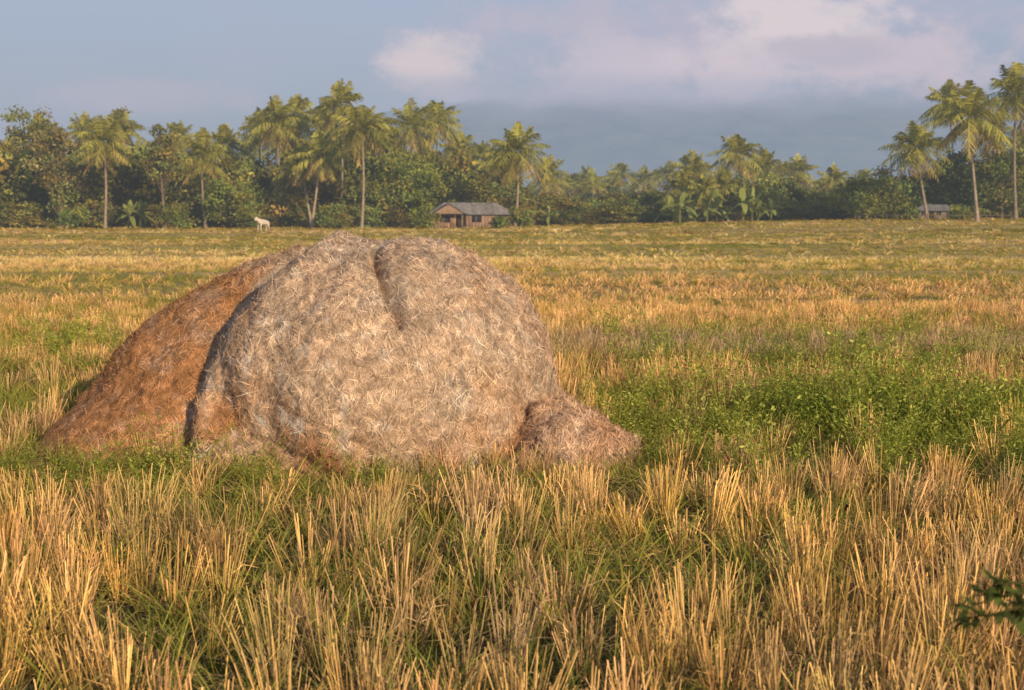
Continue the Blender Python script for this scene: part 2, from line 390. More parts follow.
def straw_col(x, y, r):
    n = n2(x, y, .8, 21, 3); c = lerp((.47, .36, .21), (.76, .53, .25), ss(.3, .7, n))
    dull = ss(16.5, 18, y)*ss(23.5, 21, y)*ss(-1, 1.5, x); c = c*(1-dull[:, None]*.8)+np.array([.36, .30, .25])*dull[:, None]*.8
    pink = ss(21, 24, y)*ss(48, 34, y); c = c*(1-pink[:, None]*.6)+np.array([.76, .52, .28])*pink[:, None]*.6
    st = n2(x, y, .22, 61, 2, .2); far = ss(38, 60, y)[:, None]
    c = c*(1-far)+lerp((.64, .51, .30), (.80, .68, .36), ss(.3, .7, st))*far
    return c*np.clip(r.normal(1, .20, (len(x), 1)), .55, 1.25)*np.stack([np.ones(len(x)), r.normal(1, .05, len(x)), r.normal(1, .12, len(x))], 1)
SP, TP, SF, TF, HP = [], [], [], [], []
bands = [(3.8, 15, .26, 1.0, 1.0), (15, 30, .30, 1.2, .85), (30, 60, .48, 1.8, .66), (60, 110, .9, 3.6, .6), (110, 174, 1.6, 6, .6)]
for bi, (y0, y1, sp, sx, sz) in enumerate(bands):
    x, y, r = scatter(y0, y1, sp, 50+bi); g = greenf(x, y); n = len(x)
    u = r.random(n) > g*.9
    near = ss(8.8, 9.9, y)*ss(12.5, 11.8, y)*ss(1.5, .8, x)
    zz = r.uniform(.65, 1.25, n)*sz*(1-.35*near)*(1-.2*ss(17, 25, y))
    xx = sx*r.uniform(.75, 1.3, n)
    S = np.stack([xx, xx, zz], 1); P = np.stack([x, y, hgt(x, y)], 1)
    tilt = np.stack([r.normal(0, .12, n), r.normal(0, .12, n), r.uniform(0, 6.28, n)], 1)
    (SP if bi < 2 else SF).append((P[u], tilt[u], S[u], straw_col(x[u], y[u], r)))
    x, y, r = scatter(y0, y1, sp*.95, 80+bi); g = greenf(x, y); n = len(x)
    u = r.random(n) < .34+g*.95*(1-.45*((y > 9.6) & (y < 14) & (x > .4)))-.2*(y > 30)
    near = ss(8.6, 9.7, y)*ss(12.5, 11.8, y)
    zz = r.uniform(.5, 1.15, n)*sz*(1-.25*near); xx = sx*r.uniform(.8, 1.25, n)
    S = np.stack([xx, xx, zz], 1); P = np.stack([x, y, hgt(x, y)], 1)
    c = lerp((.18, .24, .05), (.38, .39, .11), r.random(n)); fy = ss(20, 50, y)[:, None]; c = c*(1-fy)+c*np.array([1.25, 1.18, 1.2])*fy
    tilt = np.stack([r.normal(0, .1, n), r.normal(0, .1, n), r.uniform(0, 6.28, n)], 1)
    (TP if bi < 2 else TF).append((P[u], tilt[u], S[u], c[u]))
    if y1 < 31:
        x, y, r = scatter(y0, y1, sp*(1 if bi == 0 else 1.3), 110+bi); n = len(x); u = r.random(n) < .85
        c = lerp((.16, .20, .05), (.38, .30, .16), ss(.38, .64, n2(x, y, 1.1, 71)+.25*(r.random(n)-.5)))
        xx = sx*r.uniform(1., 1.5, n); S = np.stack([xx, xx, r.uniform(.6, 1.3, n)], 1)
        HP.append((np.stack([x, y, hgt(x, y)], 1)[u], np.stack([r.normal(0, .2, n), r.normal(0, .2, n), r.uniform(0, 6.28, n)], 1)[u], S[u], c[u]))
for nm, L, c, k in (('rice_stubble', SP, C_stub, 9), ('distant_stubble', SF, C_stubf, 5), ('grass', TP, C_tuft, 6), ('distant_grass', TF, C_tuftf, 4), ('short_grass', HP, C_short, 4)):
    A = [np.concatenate([l[i] for l in L]) for i in range(4)]
    instancer(nm, *A, c, k, 5, True); print(nm, len(A[0]))
# weeds
r = np.random.default_rng(9); x = r.uniform(-8, 8.0, 5200); y = r.uniform(8.8, 22, 5200)
nz = n2(x, y, .9, 91)
den = 1.5*ss(.3, 1.2, x-.6*(y < 12))*ss(9.3, 10.2, y+2*(nz-.5))*ss(15.6, 12.8, y)*(.08+1.0*ss(.38, .58, nz))+.9*np.exp(-((x+3.4)/1.1)**2-((y-10.4)/.5)**2)+.6*np.exp(-((x+1.2)/2)**2-((y-10.2)/.25)**2)+.3*np.exp(-((x+7)/2)**2-((y-18)/2.5)**2)
den = den+.14*ss(14, 16, y)*(x > 1)
u = (r.random(len(x)) < den*.5) & ~inside(x, y, 0.02); x = x[u]; y = y[u]; n = len(x)
s = r.uniform(.55, 1.25, n)*(.7+.8*ss(.4, .7, n2(x, y, 1.6, 191)))*np.where((y < 11) & (x < 1.2), .6, 1)
instancer('leafy_weeds', np.stack([x, y, hgt(x, y)], 1), np.stack([r.normal(0, .1, n), r.normal(0, .1, n), r.uniform(0, 6.28, n)], 1),
          np.stack([s**.5*1.1, s**.5*1.1, s], 1), lerp((.21, .28, .055), (.44, .46, .12), r.random(n)**1.3), C_weed, 6, 4, True); print('weeds', n)
# fallen straw litter
r = np.random.default_rng(12); n = 20000; y = 3.5+12*r.random(n)**.8; x = r.uniform(-1, 1, n)*(.42*y+1.2); u = ~inside(x, y); x = x[u]; y = y[u]; n = len(x)
a = r.uniform(0, 6.28, n); d = nrm(np.stack([np.cos(a), np.sin(a), r.normal(.05, .15, n)], 1)); L = r.uniform(.08, .3, n)
v, q, t, b = ribbons(np.stack([x, y, hgt(x, y)+r.uniform(.005, .07, n)], 1), d, L, r.uniform(.004, .008, n), nrm(np.cross(d, rdir(n, r))), rdir(n, r)*.04, 1)
obj('straw_litter', mkmesh('straw_litter', v, q, (straw_col(x, y, r)*.7)[b], False, [m_hay]))

# ------------------------------------------------------------------ trees
def palm_acc(H, lean, Lf, seed, nf=34):
    r = np.random.default_rng(seed); acc = Acc()
    t = np.linspace(0, 1, 12); P = np.stack([lean[0]*t**1.6, lean[1]*t**1.6, -.3+(H+.3)*t], 1)
    P[:, 0] += .25*np.sin(t*3.1)*np.sign(lean[0]+.01)
    v, q = tube(P, .17-.07*t+.14*np.exp(-t*14), 8)
    acc.add(v, q, np.array([.28, .23, .18])*r.uniform(.8, 1.1), 1)
    top = P[-1]
    az0 = r.uniform(0, 6.28)
    for i in range(nf):
        k = i/(nf-1); az = az0+i*2.39996+r.normal(0, .2); el = math.radians(86-140*k**.9+r.normal(0, 7)); L = Lf*r.uniform(.85, 1.12)*(.8+.2*math.sin(min(1, k*2.5)*1.57))*(1-.15*(k > .85))
        d0 = np.array([math.cos(az)*math.cos(el), math.sin(az)*math.cos(el), math.sin(el)])
        s = np.linspace(0, 1, 8)[:, None]; g = r.uniform(.25, .5)*math.cos(el*.8)*(1 if el > -.2 else .6)+.05
        Pc = top+d0*L*s+np.array([0, 0, -1.])*g*L*s**2.2
        hor = np.array([-math.sin(az), math.cos(az), 0]); tn_ = nrm(np.gradient(Pc, axis=0))
        age = max(0, k-.75)/.25
        bc = np.array([.30, .295, .065])*(1-age)+np.array([.38, .27, .10])*age; bc = bc*r.uniform(.5, 1.4)
        w = np.linspace(.13, .04, 8)[:, None]; v = np.stack([Pc-hor*w/2, Pc+hor*w/2], 1).reshape(-1, 3)
        q = [[2*j, 2*j+1, 2*j+3, 2*j+2] for j in range(7)]; acc.add(v, q, bc*1.3)
        m = 24; u = np.linspace(.1, .99, m); u = np.concatenate([u, u])+r.normal(0, .01, 2*m); sd = np.repeat([1, -1.], m)[:, None]
        u = np.clip(u, 0, 1); b = np.stack([np.interp(u, s[:, 0], Pc[:, j]) for j in range(3)], 1); tg = nrm(np.stack([np.interp(u, s[:, 0], tn_[:, j]) for j in range(3)], 1))
        d = nrm(hor*sd*.8+tg*.6+np.array([0, 0, -.35])+rdir(2*m, r)*.18)
        Ll = (.35+.65*np.sin(np.clip(u*1.15, 0, 1)*np.pi)**.6)*.29*Lf*r.uniform(.85, 1.1, 2*m)
        cur = np.zeros((2*m, 3)); cur[:, 2] = -r.uniform(.15, .5, 2*m)*Ll
        v, q, tt, bid = ribbons(b, d, Ll, r.uniform(.10, .15, 2*m), nrm(tg+.35*rdir(2*m, r)), cur, 2, np.array([.9, 1, .2]))
        acc.add(v, q, (bc*r.uniform(.75, 1.3, 2*m)[:, None])[bid])
    for i in range(9):   # coconuts
        a = r.uniform(0, 6.28); c = top+np.array([math.cos(a)*.33, math.sin(a)*.33, -.25-r.uniform(0, .35)])
        ph = np.linspace(-1.5, 1.5, 5); v, q = tube(np.stack([np.full(5, c[0]), np.full(5, c[1]), c[2]+.15*np.sin(ph)], 1), .14*np.cos(ph), 6); acc.add(v, q, np.array([.2, .15, .06]))
    return acc
def broad_acc(H, Rr, seed, trunk=.3, lf=.30, nc=34, per=95, col=(.062, .082, .024)):
    r = np.random.default_rng(seed); acc = Acc()
    t = np.linspace(0, 1, 7); P = np.stack([.3*np.sin(t*2+seed), .2*np.cos(t*3), -.3+H*.8*t], 1)
    v, q = tube(P, H*.015*(1.1-.8*t), 7); acc.add(v, q, (.17, .13, .10), 1)
    cc = rdir(nc, r)*r.random((nc, 1))**.45*np.array([Rr, Rr, H*(1-trunk)*.5]); cc[:, 2] += H*(.5+trunk/2)
    cc[:, 0] += r.normal(0, .1*Rr, nc)
    for c in cc:
        z0 = min(max(c[2]*.6, H*.12), H*.6); a = np.array([0, 0, z0]); m = (a+c)/2+rdir(1, r)[0]*.3
        u = np.linspace(0, 1, 4)[:, None]; Pb = a*(1-u)**2+2*m*u*(1-u)+c*u*u
        v, q = tube(Pb, np.linspace(H*.006, .02, 4), 3); acc.add(v, q, (.13, .11, .07), 1)
        cr = r.uniform(.18, .34)*Rr+.3; k = int(per*r.uniform(.7, 1.3))
        o = rdir(k, r)*(r.random((k, 1))**.5)*cr*np.array([1.15, 1.15, .75]); p = c+o
        s = r.uniform(.6, 1.3, k)*lf; d = rdir(k, r)
        sh = r.uniform(.6, 1.5)
        v, q, tt, b = ribbons(p, d, s, s*.75, nrm(np.cross(d, rdir(k, r))), rdir(k, r)*.05, 1, np.array([1, .5]))
        cl = np.array(col)*sh*np.array([r.uniform(.85, 1.35), 1, r.uniform(.7, 1.1)])
        acc.add(v, q, (cl*r.uniform(.65, 1.4, k)[:, None])[b])
    return acc
def gz(x, y): return float(hgt(np.array([x]), np.array([y]))[0])
def place(cx, cy, bx, D, Lf, seed, leany=0):
    """coconut palm: bearing of crown / foot (in 1/1422 rad), crown height, distance"""
    xb = (bx-512)/F*D; z0 = gz(xb, D); zt = CAMZ+(HZ-cy)/F*D; xt = (cx-512)/F*D
    me = palm_acc(zt-z0, (xt-xb, leany), Lf, seed).mesh('coconut_palm', [m_leaf, m_bark])
    obj('coconut_palm', me, loc=(xb, D, z0))
PALMS = [(107, 142, 106, 168, 4.0), (124, 128, 120, 200, 3.8), (205, 155, 207, 172, 4.3), (228, 145, 232, 195, 3.8), (88, 132, 86, 205, 3.8), (180, 140, 178, 210, 3.8),
 (278, 122, 286, 182, 4.4), (300, 116, 300, 190, 4.2), (322, 154, 312, 170, 4.0), (343, 106, 341, 178, 4.2), (363, 130, 362, 164, 4.5),
 (303, 164, 313, 175, 3.8), (412, 128, 408, 190, 4.6), (438, 122, 440, 200, 4.5), (517, 152, 515, 166, 4.8), (482, 160, 486, 210, 4.4), (392, 146, 388, 200, 3.8), (380, 135, 384, 205, 4),
 (16, 155, 14, 205, 3.8), (45, 132, 46, 210, 3.8),(548, 174, 545, 230, 4.2), (262, 130, 258, 205, 4), (325, 126, 330, 200, 4), (502, 166, 504, 200, 4), (345, 146, 348, 210, 4.0), (290, 144, 292, 205, 4.0), (460, 150, 462, 212, 4.0),
 (912, 148, 926, 165, 4.4), (965, 118, 976, 150, 5.1), (1010, 96, 1014, 160, 5.0), (944, 104, 956, 195, 4.2), (1050, 120, 1046, 170, 4.4), (1090, 140, 1080, 180, 4.2), (-30, 140, -26, 180, 4), (990, 136, 992, 190, 3.8),
 (735, 154, 733, 200, 4.4), (690, 170, 688, 215, 4.2), (762, 168, 764, 210, 4.0), (795, 172, 797, 240, 4.2), (832, 180, 831, 230, 3.8), (680, 188, 682, 180, 3.0), (704, 190, 702, 178, 2.8), (722, 186, 716, 185, 3.0)]
for i, (cx, cy, bx, D, Lf) in enumerate(PALMS): place(cx, cy, bx, D, Lf, 500+i)

# broadleaf trees standing out from the mass
def tree(px, top, D, Rr, seed, name='broadleaf_tree', **k):
    x = (px-512)/F*D; z0 = gz(x, D); H = CAMZ+(HZ-top)/F*D-z0
    obj(name, broad_acc(H, Rr, seed, **k).mesh(name, [m_leaf, m_bark]), loc=(x, D, z0))
tree(60, 112, 172, 3.0, 1, trunk=.12, nc=46, per=85, col=(.21, .205, .075))
tree(30, 104, 185, 3.2, 2, trunk=.2, nc=40, per=90, col=(.18, .185, .06))
tree(120, 104, 205, 2.6, 12, trunk=.3, nc=30, per=80, col=(.18, .18, .07))
tree(166, 122, 166, 2.2, 3, trunk=.35, nc=28, per=70, col=(.19, .20, .07))
tree(395, 150, 178, 4.8, 4, trunk=.05, nc=54, per=120, col=(.19, .23, .055))
tree(437, 165, 176, 3.6, 5, trunk=.05, nc=40, per=110, col=(.17, .21, .05))
tree(232, 175, 172, 3.2, 6, trunk=.05, nc=38, per=100, col=(.15, .18, .045))
tree(770, 178, 180, 3.6, 7, trunk=.05, nc=38, per=100, col=(.21, .25, .07))
tree(856, 178, 172, 3.8, 8, trunk=.05, nc=40, per=100, col=(.15, .18, .045))
tree(1000, 150, 175, 5.0, 9, trunk=.1, nc=48, per=110, col=(.12, .15, .04))
tree(885, 172, 176, 3.4, 10, trunk=.1, nc=40, per=100, col=(.14, .17, .045))
for i, (px, top, D, Rr) in enumerate([(425, 205, 161, 1.3), (522, 207, 160, 1.1), (500, 217, 159, .8), (906, 206, 162, 1.3), (958, 208, 160, 1.2), (180, 200, 166, 2.), (250, 205, 165, 1.6), (335, 204, 165, 1.8), (70, 203, 166, 2.2)]):
    tree(px, top, D, Rr, 40+i, 'shrub', trunk=0, nc=18, per=60, lf=.25, col=(.15, .19, .05))

# distant woodland mass, one instanced object
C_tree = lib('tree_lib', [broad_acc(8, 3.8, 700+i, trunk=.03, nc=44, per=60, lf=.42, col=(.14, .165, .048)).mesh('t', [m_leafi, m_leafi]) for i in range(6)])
r = np.random.default_rng(33); pts = []; sc_ = []; tc = []
def massrow(D, px0, px1, step, topf, jit):
    for px in np.arange(px0, px1, step):
        d = D+r.uniform(-jit, jit); p = px+r.normal(0, step*.35); x = (p-512)/F*d; z = gz(x, d)
        H = (CAMZ+(HZ-topf(p))/F*d-z)*r.uniform(.78, 1.18); pts.append((x, d, z-.2)); s = H/8
        sx = max(.6, s)*r.uniform(.9, 1.3); sc_.append((sx, sx, s)); b = r.uniform(.45, 1.5); tc.append((b*r.uniform(.85, 1.35), b, b*.95))
top_main = lambda p: np.interp(p, [-200, 60, 150, 260, 330, 440, 480, 540, 620, 700, 760, 830, 880, 960, 1200], [158, 154, 160, 166, 158, 156, 170, 194, 196, 192, 184, 192, 180, 164, 158])
massrow(186, -200, 1230, 15, top_main, 6)
massrow(200, -200, 1230, 18, lambda p: top_main(p)-5, 6)
massrow(178, -200, 1230, 11, lambda p: np.interp(p, [0, 420, 540, 840, 1100], [203, 203, 209, 206, 198]), 3)
massrow(290, 380, 1000, 14, lambda p: 184+8*math.sin(p*.03), 20)
massrow(420, 300, 1200, 15, lambda p: 184+6*math.sin(p*.05), 40)
n = len(pts)
instancer('distant_woodland', np.array(pts), np.stack([np.zeros(n), np.zeros(n), r.uniform(0, 6.28, n)], 1), np.array(sc_), np.array(tc), C_tree, 6, 2)
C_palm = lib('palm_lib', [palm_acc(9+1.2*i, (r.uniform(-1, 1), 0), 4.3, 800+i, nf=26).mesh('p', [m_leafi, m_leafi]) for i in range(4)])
pts = []; s_ = []
for px, top, D in [(565, 172, 290), (585, 168, 300), (610, 172, 320), (642, 165, 280), (655, 175, 330), (668, 160, 300), (700, 162, 320), (720, 166, 290), (748, 158, 300), (780, 168, 330), (600, 180, 270), (630, 178, 350), (815, 182, 300), (555, 180, 320), (576, 182, 280), (690, 176, 270), (455, 150, 260), (470, 160, 290), (140, 140, 240), (190, 150, 240), (250, 140, 250), (80, 150, 240), (290, 145, 240), (350, 140, 250), (425, 148, 240), (545, 165, 260), (860, 175, 260), (1020, 140, 240), (590, 176, 250), (620, 170, 260)]:
    x = (px-512)/F*D; z = gz(x, D); H = CAMZ+(HZ-top)/F*D-z; s = H/13.5; pts.append((x, D, z)); s_.append((max(s, .8),)*2+(s,))
n = len(pts)
instancer('distant_palm_grove', np.array(pts), np.stack([np.zeros(n), np.zeros(n), r.uniform(0, 6.28, n)], 1), np.array(s_), np.tile([.85, .9, .95], (n, 1)), C_palm, 4, 6)

# banana plants
def banana(px, D, H, seed):
    r = np.random.default_rng(seed); acc = Acc(); x = (px-512)/F*D
    v, q = tube(np.array([[0, 0, -.2], [.02, 0, H*.25], [.03, 0, H*.45]]), [.16, .12, .07], 7); acc.add(v, q, (.14, .15, .05), 1)
    n = 13; a = np.arange(n)*2.4+r.uniform(0, 6); el = np.radians(np.linspace(82, 10, n)+r.normal(0, 8, n)); d = np.stack([np.cos(a)*np.cos(el), np.sin(a)*np.cos(el), np.sin(el)], 1)
    L = r.uniform(.45, .68, n)*H; side = nrm(np.stack([-np.sin(a), np.cos(a), np.zeros(n)], 1)+rdir(n, r)*.35); cur = np.zeros((n, 3)); cur[:, 2] = -L*np.linspace(.1, .8, n)
    v, q, t, b = ribbons(np.tile([.03, 0, H*.40], (n, 1)), d, L, np.full(n, .16*H), side, cur, 9, np.array([.1, .12, .6, .95, 1, 1, .95, .85, .6, .1]))
    acc.add(v, q, (np.array([.25, .29, .08])*r.uniform(.6, 1.3, n)[:, None])[b])
    obj('banana_plant', acc.mesh('banana', [m_leaf, m_bark]), loc=(x, D, gz(x, D)))
for i, (px, D, H) in enumerate([(668, 174, 4.2), (679, 170, 5.0), (686, 176, 4.2), (706, 172, 3.6), (716, 175, 4.4), (742, 170, 5.2), (751, 174, 4.6), (757, 169, 3.6), (548, 173, 2.8), (556, 176, 2.2), (131, 170, 3.8), (142, 174, 4.0), (770, 173, 3.4)]):
    banana(px, D, H, 900+i)

# ------------------------------------------------------------------ houses
def box(acc, c, s, col, m=0):
    c = np.array(c); s = np.array(s)/2
    v = np.array([[x, y, z] for x in (-1, 1) for y in (-1, 1) for z in (-1, 1)])*s+c
    acc.add(v, [[0, 1, 3, 2], [4, 6, 7, 5], [0, 4, 5, 1], [2, 3, 7, 6], [0, 2, 6, 4], [1, 5, 7, 3]], col, m)
def house(name, px, D, W, Dp, He, Hr, wallc, roofc, rz, porch=True):
    x = (px-512)/F*D; e = empty(name, (x, D, gz(x, D)), rz)
    a = Acc(); n = 26
    for i in range(n):   # plank walls with the door and window openings left open at the front
        xc = -W/2+W*(i+.5)/n; k = np.array(wallc)*R.uniform(.8, 1.15)
        win = any(abs(xc-c*W) < .055*W for c in (-.34, .05, .36)); door = abs(xc+.14*W) < .05*W
        if door: box(a, (xc, -Dp/2, He-.1), (W/n-.01, .06, .2), k)
        elif win: box(a, (xc, -Dp/2, .42*He/2+.0), (W/n-.01, .06, .42*He), k); box(a, (xc, -Dp/2, He*.93), (W/n-.01, .06, .14*He), k)
        else: box(a, (xc, -Dp/2, He/2), (W/n-.01, .06, He), k)
        box(a, (xc, Dp/2, He/2), (W/n-.01, .06, He), k)
    for s in (-1, 1): box(a, (s*(W/2-.035), 0, He/2), (.06, Dp-.07, He), np.array(wallc)*.9)
    obj('walls', a.mesh('walls', [m_wall]), parent=e)
    a = Acc(); o = .45; hip = Dp*.42; nx = 40
    xs = np.linspace(-W/2-o, W/2+o, nx)
    for s in (-1, 1):
        f = np.clip((W/2+o-np.abs(xs))/hip, 0, 1); eave = np.stack([xs, np.full(nx, s*(Dp/2+o)), np.full(nx, He-.12)+.02*(np.arange(nx) % 2)], 1)
        ridge = np.stack([xs, s*(Dp/2+o)*(1-f), He-.12+(Hr-He+.12)*f], 1)
        v = np.stack([eave, ridge], 1).reshape(-1, 3); kk = (np.array(roofc)*np.repeat(R.uniform(.8, 1.2, nx), 2)[:, None])
        a.add(v, [[2*i, 2*i+1, 2*i+3, 2*i+2] for i in range(nx-1)], kk)
        ex = s*(W/2+o); rx = s*(W/2+o-hip)
        a.add([[ex, -Dp/2-o, He-.12], [ex, Dp/2+o, He-.12], [rx, .01, Hr], [rx, -.01, Hr]], [[0, 1, 2, 3]], np.array(roofc)*.9)
    obj('roof', a.mesh('roof', [m_wall]), parent=e)
    a = Acc(); box(a, (-.14*W, -Dp/2+.08, (He-.2)/2), (.1*W, .04, He-.2), (.05, .035, .025)); obj('door', a.mesh('door', [m_wall]), parent=e)
    a = Acc()
    for c in (-.34, .05, .36): box(a, (c*W, -Dp/2+.1, He*.64), (.11*W, .03, .42*He), (.03, .03, .035)); box(a, (c*W, -Dp/2-.02, He*.64), (.05, .05, .42*He), (.3, .26, .2))
    obj('windows', a.mesh('windows', [m_wall]), parent=e)
    if porch:
        a = Acc(); px0 = -W*.30; pw = W*.19   # gabled front porch
        for sx in (-1, 1): box(a, (px0+sx*pw*.9, -Dp/2-1.3, He*.45), (.12, .12, He*.9), (.25, .2, .15))
        zt = Hr-.15; zl = He-.1; y0 = -Dp/2-1.55; y1 = -.4
        for sx in (-1, 1):
            a.add([[px0+sx*(pw+.35), y0, zl], [px0+sx*(pw+.35), y1, zl], [px0, y1, zt], [px0, y0, zt]], [[0, 1, 2, 3]], np.array(roofc)*(1.15 if sx > 0 else .9))
        a.add([[px0-pw, y0+.12, zl+.08], [px0+pw, y0+.12, zl+.08], [px0, y0+.12, zt-.08], [px0, y0+.12, zt-.09]], [[0, 1, 2, 3]], (.24, .17, .12))
        obj('porch', a.mesh('porch', [m_wall]), parent=e)
house('wooden_house', 470, 166, 9.4, 5.0, 1.70, 2.98, (.27, .18, .125), (.21, .20, .20), .12)
house('wooden_shed', 932, 168, 4.4, 3.2, 1.1, 1.75, (.22, .18, .14), (.17, .17, .18), -.1, False)
a = Acc()
for i in range(16): box(a, (38+i*1.15, 158+.2*math.sin(i), gz(38+i*1.15, 158)+.35), (.09, .09, .9+.1*math.sin(i*3)), (.14, .11, .08))
box(a, (46.6, 157.9, gz(46, 158)+.6), (17.5, .05, .06), (.14, .11, .08))
obj('wooden_fence', a.mesh('wooden_fence', [m_wall]))

# ------------------------------------------------------------------ white cow
def cow(px, D, rz):
    x = (px-512)/F*D
    Vv = [(-.75, 0, 1.10), (-.3, 0, 1.02), (.2, 0, 1.02), (.62, 0, 1.14), (.92, 0, 1.30), (1.13, 0, 1.38), (1.38, 0, 1.22),
          (-.72, .17, .78), (-.60, .17, .62), (-.82, .17, .42), (-.76, .17, .05), (-.72, -.17, .78), (-.62, -.17, .62), (-.80, -.17, .42), (-.66, -.17, .05),
          (.55, .16, .80), (.56, .16, .45), (.54, .16, .05), (.58, -.16, .80), (.66, -.16, .45), (.68, -.16, .05),
          (-.98, 0, 1.08), (-1.05, 0, .6), (1.08, .2, 1.42), (1.08, -.2, 1.42), (1.12, .12, 1.62), (1.12, -.12, 1.62)]
    E = [(0, 1), (1, 2), (2, 3), (3, 4), (4, 5), (5, 6), (0, 7), (7, 8), (8, 9), (9, 10), (0, 11), (11, 12), (12, 13), (13, 14), (3, 15), (15, 16), (16, 17), (3, 18), (18, 19), (19, 20), (0, 21), (21, 22), (5, 23), (5, 24), (5, 25), (5, 26)]
    Rd = [.30, .33, .34, .30, .19, .15, .085, .17, .12, .065, .055, .17, .12, .065, .055, .12, .07, .055, .12, .07, .055, .05, .03, .05, .05, .02, .02]
    me = bpy.data.meshes.new('cow'); me.from_pydata(Vv, E, [])
    m, nt = newmat('white_hide'); nz = N(nt, 'ShaderNodeTexNoise', {'Scale': 3.0}).outputs[0]
    p = N(nt, 'ShaderNodeBsdfPrincipled', {'Base Color': MIX(nt, nz, (.62, .58, .52), (.42, .37, .32)), 'Roughness': .8}); N(nt, 'ShaderNodeOutputMaterial', {0: p.outputs[0]})
    me.materials.append(m); o = obj('white_cow', me, loc=(x, D, gz(x, D))); o.rotation_euler = (0, 0, rz); o.scale = (.95, .95, .95)
    md = o.modifiers.new('skin', 'SKIN'); md.use_smooth_shade = True
    for i, s in enumerate(me.skin_vertices[0].data): s.radius = (Rd[i]*.85, Rd[i]); s.use_root = (i == 0)
    sb = o.modifiers.new('sub', 'SUBSURF'); sb.levels = sb.render_levels = 2
cow(264, 146, math.radians(-120))

# ------------------------------------------------------------------ leaning sprig near the path
r = np.random.default_rng(77); a = Acc(); root = np.array([1.95, 3.6, 0.])
t = np.linspace(0, 1, 12)[:, None]; P = root+np.array([-.15, 0, 1.22])*t+np.array([-.50, -.02, -.16])*t**2.5
v, q = tube(P, np.linspace(.012, .003, 12), 6); a.add(v, q, (.10, .09, .04))
for s0, dx in ((.90, -.28), (.93, -.22), (.96, -.2), (.99, -.14), (.8, .25)):
    b0 = np.array([np.interp(s0, t[:, 0], P[:, j]) for j in range(3)]); u = np.linspace(0, 1, 6)[:, None]
    Pb = b0+np.array([dx, r.uniform(-.08, .08), .01])*u+np.array([0, 0, -.05])*u*u; v, q = tube(Pb, np.linspace(.005, .002, 6), 4); a.add(v, q, (.10, .10, .04))
    k = 18; uu = r.uniform(.1, 1, k); b = np.stack([np.interp(uu, u[:, 0], Pb[:, j]) for j in range(3)], 1); d = rdir(k, r); d[:, 2] *= .4; d[:, 0] = -np.abs(d[:, 0])*np.sign(-dx); d = nrm(d)
    L = r.uniform(.04, .07, k); v, q, tt, bid = ribbons(b, d, L, L*.4, nrm(np.cross(d, rdir(k, r)*.3+np.array([0, 0, 1.]))), rdir(k, r)*.01, 4, np.array([.2, .8, 1, .6, .05])); a.add(v, q, (np.array([.09, .12, .035])*r.uniform(.7, 1.3, k)[:, None])[bid])
obj('weed_sprig', a.mesh('weed_sprig', [m_sprig]))

# ------------------------------------------------------------------ hills
def hills():
    xs = np.linspace(-3800, 4200, 260); ys = np.linspace(2300, 4600, 70)
    Y, X = np.meshgrid(ys, xs, indexing='ij')
    px = 512+F*X/3500
    crest = np.interp(px, [-1200, 0, 250, 420, 560, 700, 850, 1024, 1300, 2200], [60, 110, 160, 240, 300, 310, 305, 310, 300, 200])
    prof = ss(2300, 3500, Y)*(1-.6*ss(3500, 4600, Y)); P = np.stack([X/600, Y/600, X*0], -1)
    Z = crest*prof*(.86+.28*fbm(P, 1.6, 4, 5))+40*(1-np.abs(2*fbm(P, 2.2, 4, 15)-1))*prof-22
    k = len(xs); i = np.arange(len(ys)-1)[:, None]*k+np.arange(k-1)[None]; Q = np.stack([i, i+1, i+k+1, i+k], -1).reshape(-1, 4)
    m, nt = newmat('hazy_forest_hills'); geo = N(nt, 'ShaderNodeNewGeometry'); Ps = geo.outputs['Position']
    nz = N(nt, 'ShaderNodeTexNoise', {'Vector': Ps, 'Scale': .012, 'Detail': 6.0, 'Roughness': .65}).outputs[0]
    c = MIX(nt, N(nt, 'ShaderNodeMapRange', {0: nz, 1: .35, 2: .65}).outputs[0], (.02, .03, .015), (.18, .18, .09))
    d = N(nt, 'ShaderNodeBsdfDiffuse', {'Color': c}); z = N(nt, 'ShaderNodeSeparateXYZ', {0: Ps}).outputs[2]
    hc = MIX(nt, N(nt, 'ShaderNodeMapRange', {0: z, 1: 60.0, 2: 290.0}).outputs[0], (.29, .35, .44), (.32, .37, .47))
    e = N(nt, 'ShaderNodeEmission', {'Color': hc}); s = N(nt, 'ShaderNodeMixShader', {0: .83, 1: d.outputs[0], 2: e.outputs[0]}).outputs[0]  # distance haze painted in as emission over the hillside colour
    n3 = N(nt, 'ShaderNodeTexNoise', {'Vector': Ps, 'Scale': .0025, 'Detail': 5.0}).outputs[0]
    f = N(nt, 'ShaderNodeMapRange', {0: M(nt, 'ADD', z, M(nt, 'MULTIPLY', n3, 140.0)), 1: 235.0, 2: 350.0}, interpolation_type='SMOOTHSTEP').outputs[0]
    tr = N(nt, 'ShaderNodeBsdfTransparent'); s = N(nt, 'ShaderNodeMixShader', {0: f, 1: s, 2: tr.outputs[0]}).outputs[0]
    N(nt, 'ShaderNodeOutputMaterial', {0: s})
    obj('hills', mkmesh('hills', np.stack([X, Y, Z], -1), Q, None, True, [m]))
hills()

